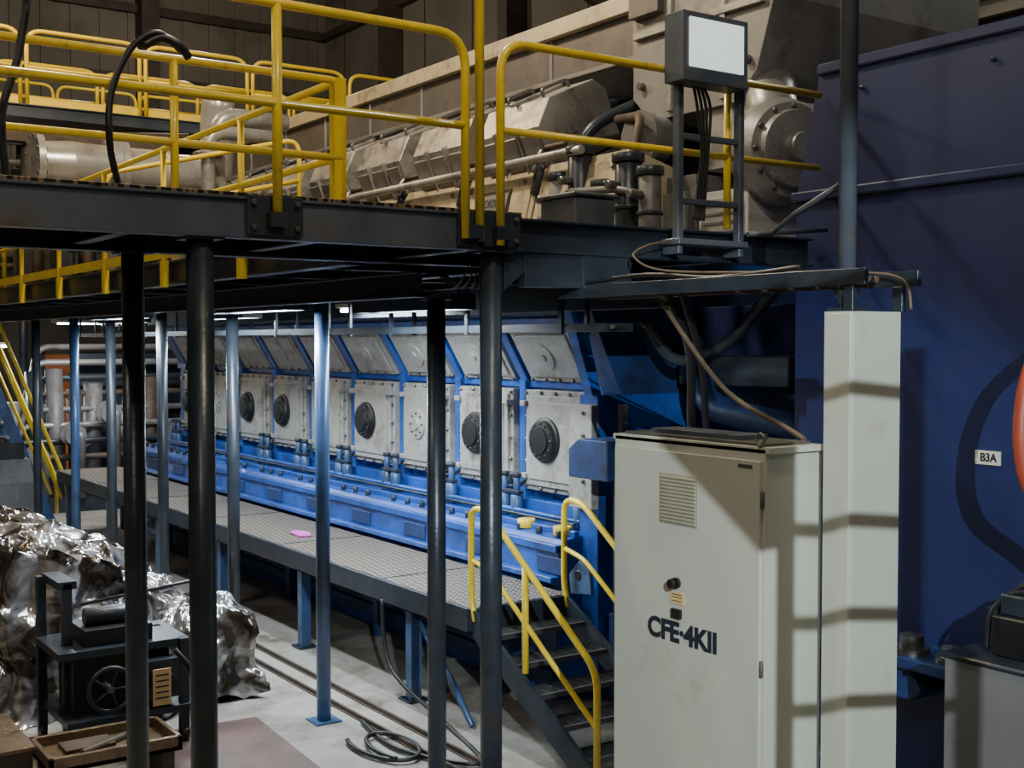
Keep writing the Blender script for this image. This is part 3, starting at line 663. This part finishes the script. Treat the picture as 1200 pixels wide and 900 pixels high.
for a in ((2.3,3.35,9.6,9.64),(2.3,3.35,10.21,10.25),(2.3,2.34,9.6,10.25),(3.31,3.35,9.6,10.25)): q.box(*a,0.3,0.42,WOOD)
for x in (2.4,3.25): q.box(x-0.05,x+0.05,9.65,10.2,0,0.3,RUST)
q.cyl((2.6,9.8,0.36),(3.1,10.1,0.36),0.03,RUST); q.box(2.5,2.9,9.9,10.15,0.34,0.37,RUST)
q.done(0.004)
q=B('wooden_crate_lid'); q.box(1.7,2.25,9.9,10.9,0,0.42,RUST); q.box(1.68,2.27,9.88,10.92,0.42,0.46,WOOD); q.done(0.006)

q=B('steep_access_stair')
for y in (24.2,25.0):
    q.prism([(5.85,0),(6.05,0),(4.6,3.9),(4.4,3.9)],'y',y,y+0.05,POSTBLUE)
    q.tube([(6.2,y,0.2),(6.2,y,0.9),(4.75,y,4.6),(4.3,y,4.7)],0.035,YEL,0.3,10); q.tube([(6.1,y,0.6),(4.65,y,4.3)],0.03,YEL)
for i in range(13):
    z=0.3*(i+1); x=5.95-1.45*z/3.9; q.box(x-0.16,x+0.1,24.25,25.0,z-0.03,z,BOLT)
q.box(2.5,4.5,24,25.2,3.85,3.95,GREYBLUE)
for x in (2.6,4.3): q.box(x-0.06,x+0.06,24.1,24.2,0,3.85,DARK)
q.done()
q=B('auxiliary_pump_skid')
q.box(5.6,11.5,26.5,29,0.0,0.3,DARK)
random.seed(9)
for i in range(13):
    x=5.9+i*0.42; z=1.6+random.random()*1.6
    q.cyl((x,27+random.random(),0.3),(x,27.3,z),0.12+random.random()*0.12,[GREYF,DARK,GREYF,RUST][i%4],14)
for i in range(9):
    z=0.8+i*0.34; q.tube([(5.7,26.8+0.1*i,0.3),(5.7+0.1*i,26.8+0.1*i,z),(11,26.8+0.1*i,z),(11,27.4,0.3)],0.07,[GREYF,RUST,DARK,GREYC][i%4],0.25,10)
for i in range(7):
    q.lathe((6.2+i*0.75,26.7,1.2+0.45*(i%3)),(0,-1,0),[(0,0.25),(0.05,0.25),(0.051,0.12),(0.3,0.12),(0.301,0.22),(0.35,0.22)],GREYF,18)
    q.tube([(6.2+i*0.75,26.4,1.2+0.45*(i%3)),(6.3+i*0.75,26.3,1.2+0.45*(i%3)),(6.35+i*0.75,26.5,0.3)],0.08,GREYF,0.1,10)
q.box(7.5,11.0,28.2,28.9,0.3,3.4,DARK); q.box(6.0,7.0,28.0,28.6,0.3,2.2,GREYF)
q.done()
q=B('orange_glow_doorway'); q.box(8.2,10.2,34.2,34.3,0,3.3,ORANGE); q.box(8.0,8.2,34.1,34.35,0,3.5,STEELB); q.box(10.2,10.4,34.1,34.35,0,3.5,STEELB); q.box(8.0,10.4,34.1,34.35,3.3,3.5,STEELB); q.done()  # flat orange panel, its colour stands in for orange light in the doorway
q=B('control_desk'); q.prism([(22.9,0),(23.5,0),(23.5,1.5),(23.2,1.5),(22.9,1.1)],'x',4.6,5.3,GREYF); q.box(4.7,5.2,23.2,23.25,1.5,1.8,BLACK); q.done(0.01)

# ---------------------------------------------------------------- lighting
def area(loc,sx,sy,pw,col,rot=(0,0,0)):
    l=bpy.data.lights.new('lamp_light','AREA'); l.shape='RECTANGLE'; l.size=sx; l.size_y=sy; l.energy=pw; l.color=col
    o=bpy.data.objects.new('lamp_light',l); o.location=loc; o.rotation_euler=rot; S.collection.objects.link(o); return o
def point(loc,pw,col,r=0.15):
    l=bpy.data.lights.new('lamp_light','POINT'); l.energy=pw; l.color=col; l.shadow_soft_size=r
    o=bpy.data.objects.new('lamp_light',l); o.location=loc; S.collection.objects.link(o); return o
for i,(x,y,pw,z,added_fill) in enumerate(((6.68,12.35,110,4.04,0),(5.9,15.2,120,4.02,1),(5.9,19.5,110,4.02,1),(4.75,11.4,190,4.02,1),(4.75,15.9,130,4.02,1),(5.9,10.3,110,4.02,1))):  # shielded fixtures are added lights, tubes kept out of view
    q=B('fluorescent_or_fill_fixture')
    q.box(x-0.1,x+0.1,y-0.95,y+0.95,z,z+0.05,DARK if added_fill else LABEL); q.cyl((x-0.04,y-0.9,z-0.03),(x-0.04,y+0.9,z-0.03),0.022,TUBE,10); q.cyl((x+0.04,y-0.9,z-0.03),(x+0.04,y+0.9,z-0.03),0.022,TUBE,10)
    if added_fill:
        q.box(x-0.13,x-0.10,y-0.97,y+0.97,z-0.09,z+0.05,DARK); q.box(x+0.10,x+0.13,y-0.97,y+0.97,z-0.09,z+0.05,DARK)
        q.box(x-0.13,x+0.13,y-0.98,y-0.95,z-0.09,z+0.05,DARK); q.box(x-0.13,x+0.13,y+0.95,y+0.98,z-0.09,z+0.05,DARK)
    for yy in (y-0.9,y+0.9): q.box(x-0.01,x+0.01,yy-0.01,yy+0.01,z+0.05,4.36,DARK)
    fo=q.done()
    l=area((x,y,z-0.07),0.16,1.8,pw,(0.82,0.93,1.0),(0,0,0)); l.parent=fo
def highbay_or_fill(x,y,z,pw,col,top=RZ-0.25):
    q=B('high_bay_or_fill_lamp'); q.lathe((x,y,z+0.35),(0,0,-1),[(0,0.06),(0.1,0.1),(0.3,0.28),(0.34,0.28)],DARK,24); q.cyl((x,y,z-0.0),(x,y,z+0.02),0.24,LAMPW,24); q.cyl((x,y,z+0.3),(x,y,top),0.02,DARK,8)
    o=q.done(); l=point((x,y,z-0.2),pw,col,0.2); l.parent=o
highbay_or_fill(3.2,2.6,9.6,560,(1.0,0.86,0.64))  # added warm fill light
highbay_or_fill(4.5,10.5,10.6,1700,(1.0,0.86,0.64))
highbay_or_fill(3.2,17.4,11.2,1200,(1.0,0.72,0.42))
highbay_or_fill(10,26.0,12.6,700,(1.0,0.84,0.62))
highbay_or_fill(12.6,7,8.9,300,(0.85,1.0,0.86),canz(12.6)-0.25)
highbay_or_fill(-5,9,11.5,800,(1.0,0.88,0.70))  # added fill light, out of view
highbay_or_fill(-3,-3,11,750,(0.97,0.95,0.9))  # added neutral fill light behind the camera
q=B('fluorescent_or_fill_fixture'); q.box(4.5,6.2,29.0,29.15,3.5,3.56,TUBE); q.box(4.5,6.2,28.98,29.17,3.56,3.62,LABEL); q.box(5.3,5.4,29.0,29.1,3.62,8.2,DARK); fo=q.done()
l=area((5.4,29,3.4),1.6,0.2,220,(0.9,0.95,1)); l.parent=fo
q=B('fluorescent_or_fill_fixture'); q.box(6.0,8.2,24.3,24.4,4.0,4.06,LABEL); q.box(6.1,8.1,24.33,24.37,3.97,4.0,TUBE); q.box(6.4,6.45,24.33,24.37,4.06,7.1,DARK); fo=q.done()
l=area((7.0,24.7,3.9),1.8,0.2,170,(0.95,0.95,0.95),(math.radians(30),0,0)); l.parent=fo

# cool flood lamp behind the viewpoint, shining past an added frame that casts bar shadows
FL=Vector((-1.5,-4.5,6.4)); tgt=Vector((4.8,4.5,2.6))
q=B('flood_lamp'); q.box(FL.x-0.2,FL.x+0.2,FL.y-0.35,FL.y-0.15,FL.z-0.15,FL.z+0.15,DARK); q.cyl((FL.x,FL.y-0.25,0),(FL.x,FL.y-0.25,FL.z-0.15),0.05,DARK); fo=q.done()
l=bpy.data.lights.new('flood_light','SPOT'); l.energy=6500; l.color=(0.84,0.96,1.0); l.spot_size=math.radians(22); l.spot_blend=0.35; l.shadow_soft_size=0.02
o=bpy.data.objects.new('flood_light',l); o.location=FL; o.rotation_euler=(tgt-FL).to_track_quat('-Z','Y').to_euler(); S.collection.objects.link(o); o.parent=fo
q=B('shadow_bar_frame')
A=Vector((1.55,-0.135,0)); C=Vector((2.12,-0.33,0))
for s_ in (A,C): q.box(s_.x-0.02,s_.x+0.02,s_.y-0.02,s_.y+0.02,0,5.2,DARK)
for z in (0.3,0.6,0.9,1.2,1.5,1.8,2.1,2.4,2.7,3.0,3.3,3.6,3.84,4.08,4.305,4.545,4.88,5.15): q.cyl((A.x,A.y,z),(C.x,C.y,z),0.018,DARK,10)
q.prism([(0.225,4.745),(-0.14,4.50),(-0.14,4.90),(0.225,4.90)],'x',1.455,1.475,DARK)  # plate added out of view to cast the diagonal shadow on the cabinet
q.box(1.465,1.56,-0.14,-0.115,4.5,4.84,DARK)
q.done()

W=bpy.data.worlds.new('World'); S.world=W; W.use_nodes=True
W.node_tree.nodes['Background'].inputs[0].default_value=(0.55,0.6,0.75,1); W.node_tree.nodes['Background'].inputs[1].default_value=0.08

# ---------------------------------------------------------------- camera
cd=bpy.data.cameras.new('camera'); cam=bpy.data.objects.new('camera',cd); S.collection.objects.link(cam)
cd.sensor_width=36; cd.lens=42.6; cd.clip_end=200
cam.location=(0,0,3.64); cam.rotation_euler=(math.radians(90-2.017),0,math.radians(-34.6))
S.camera=cam
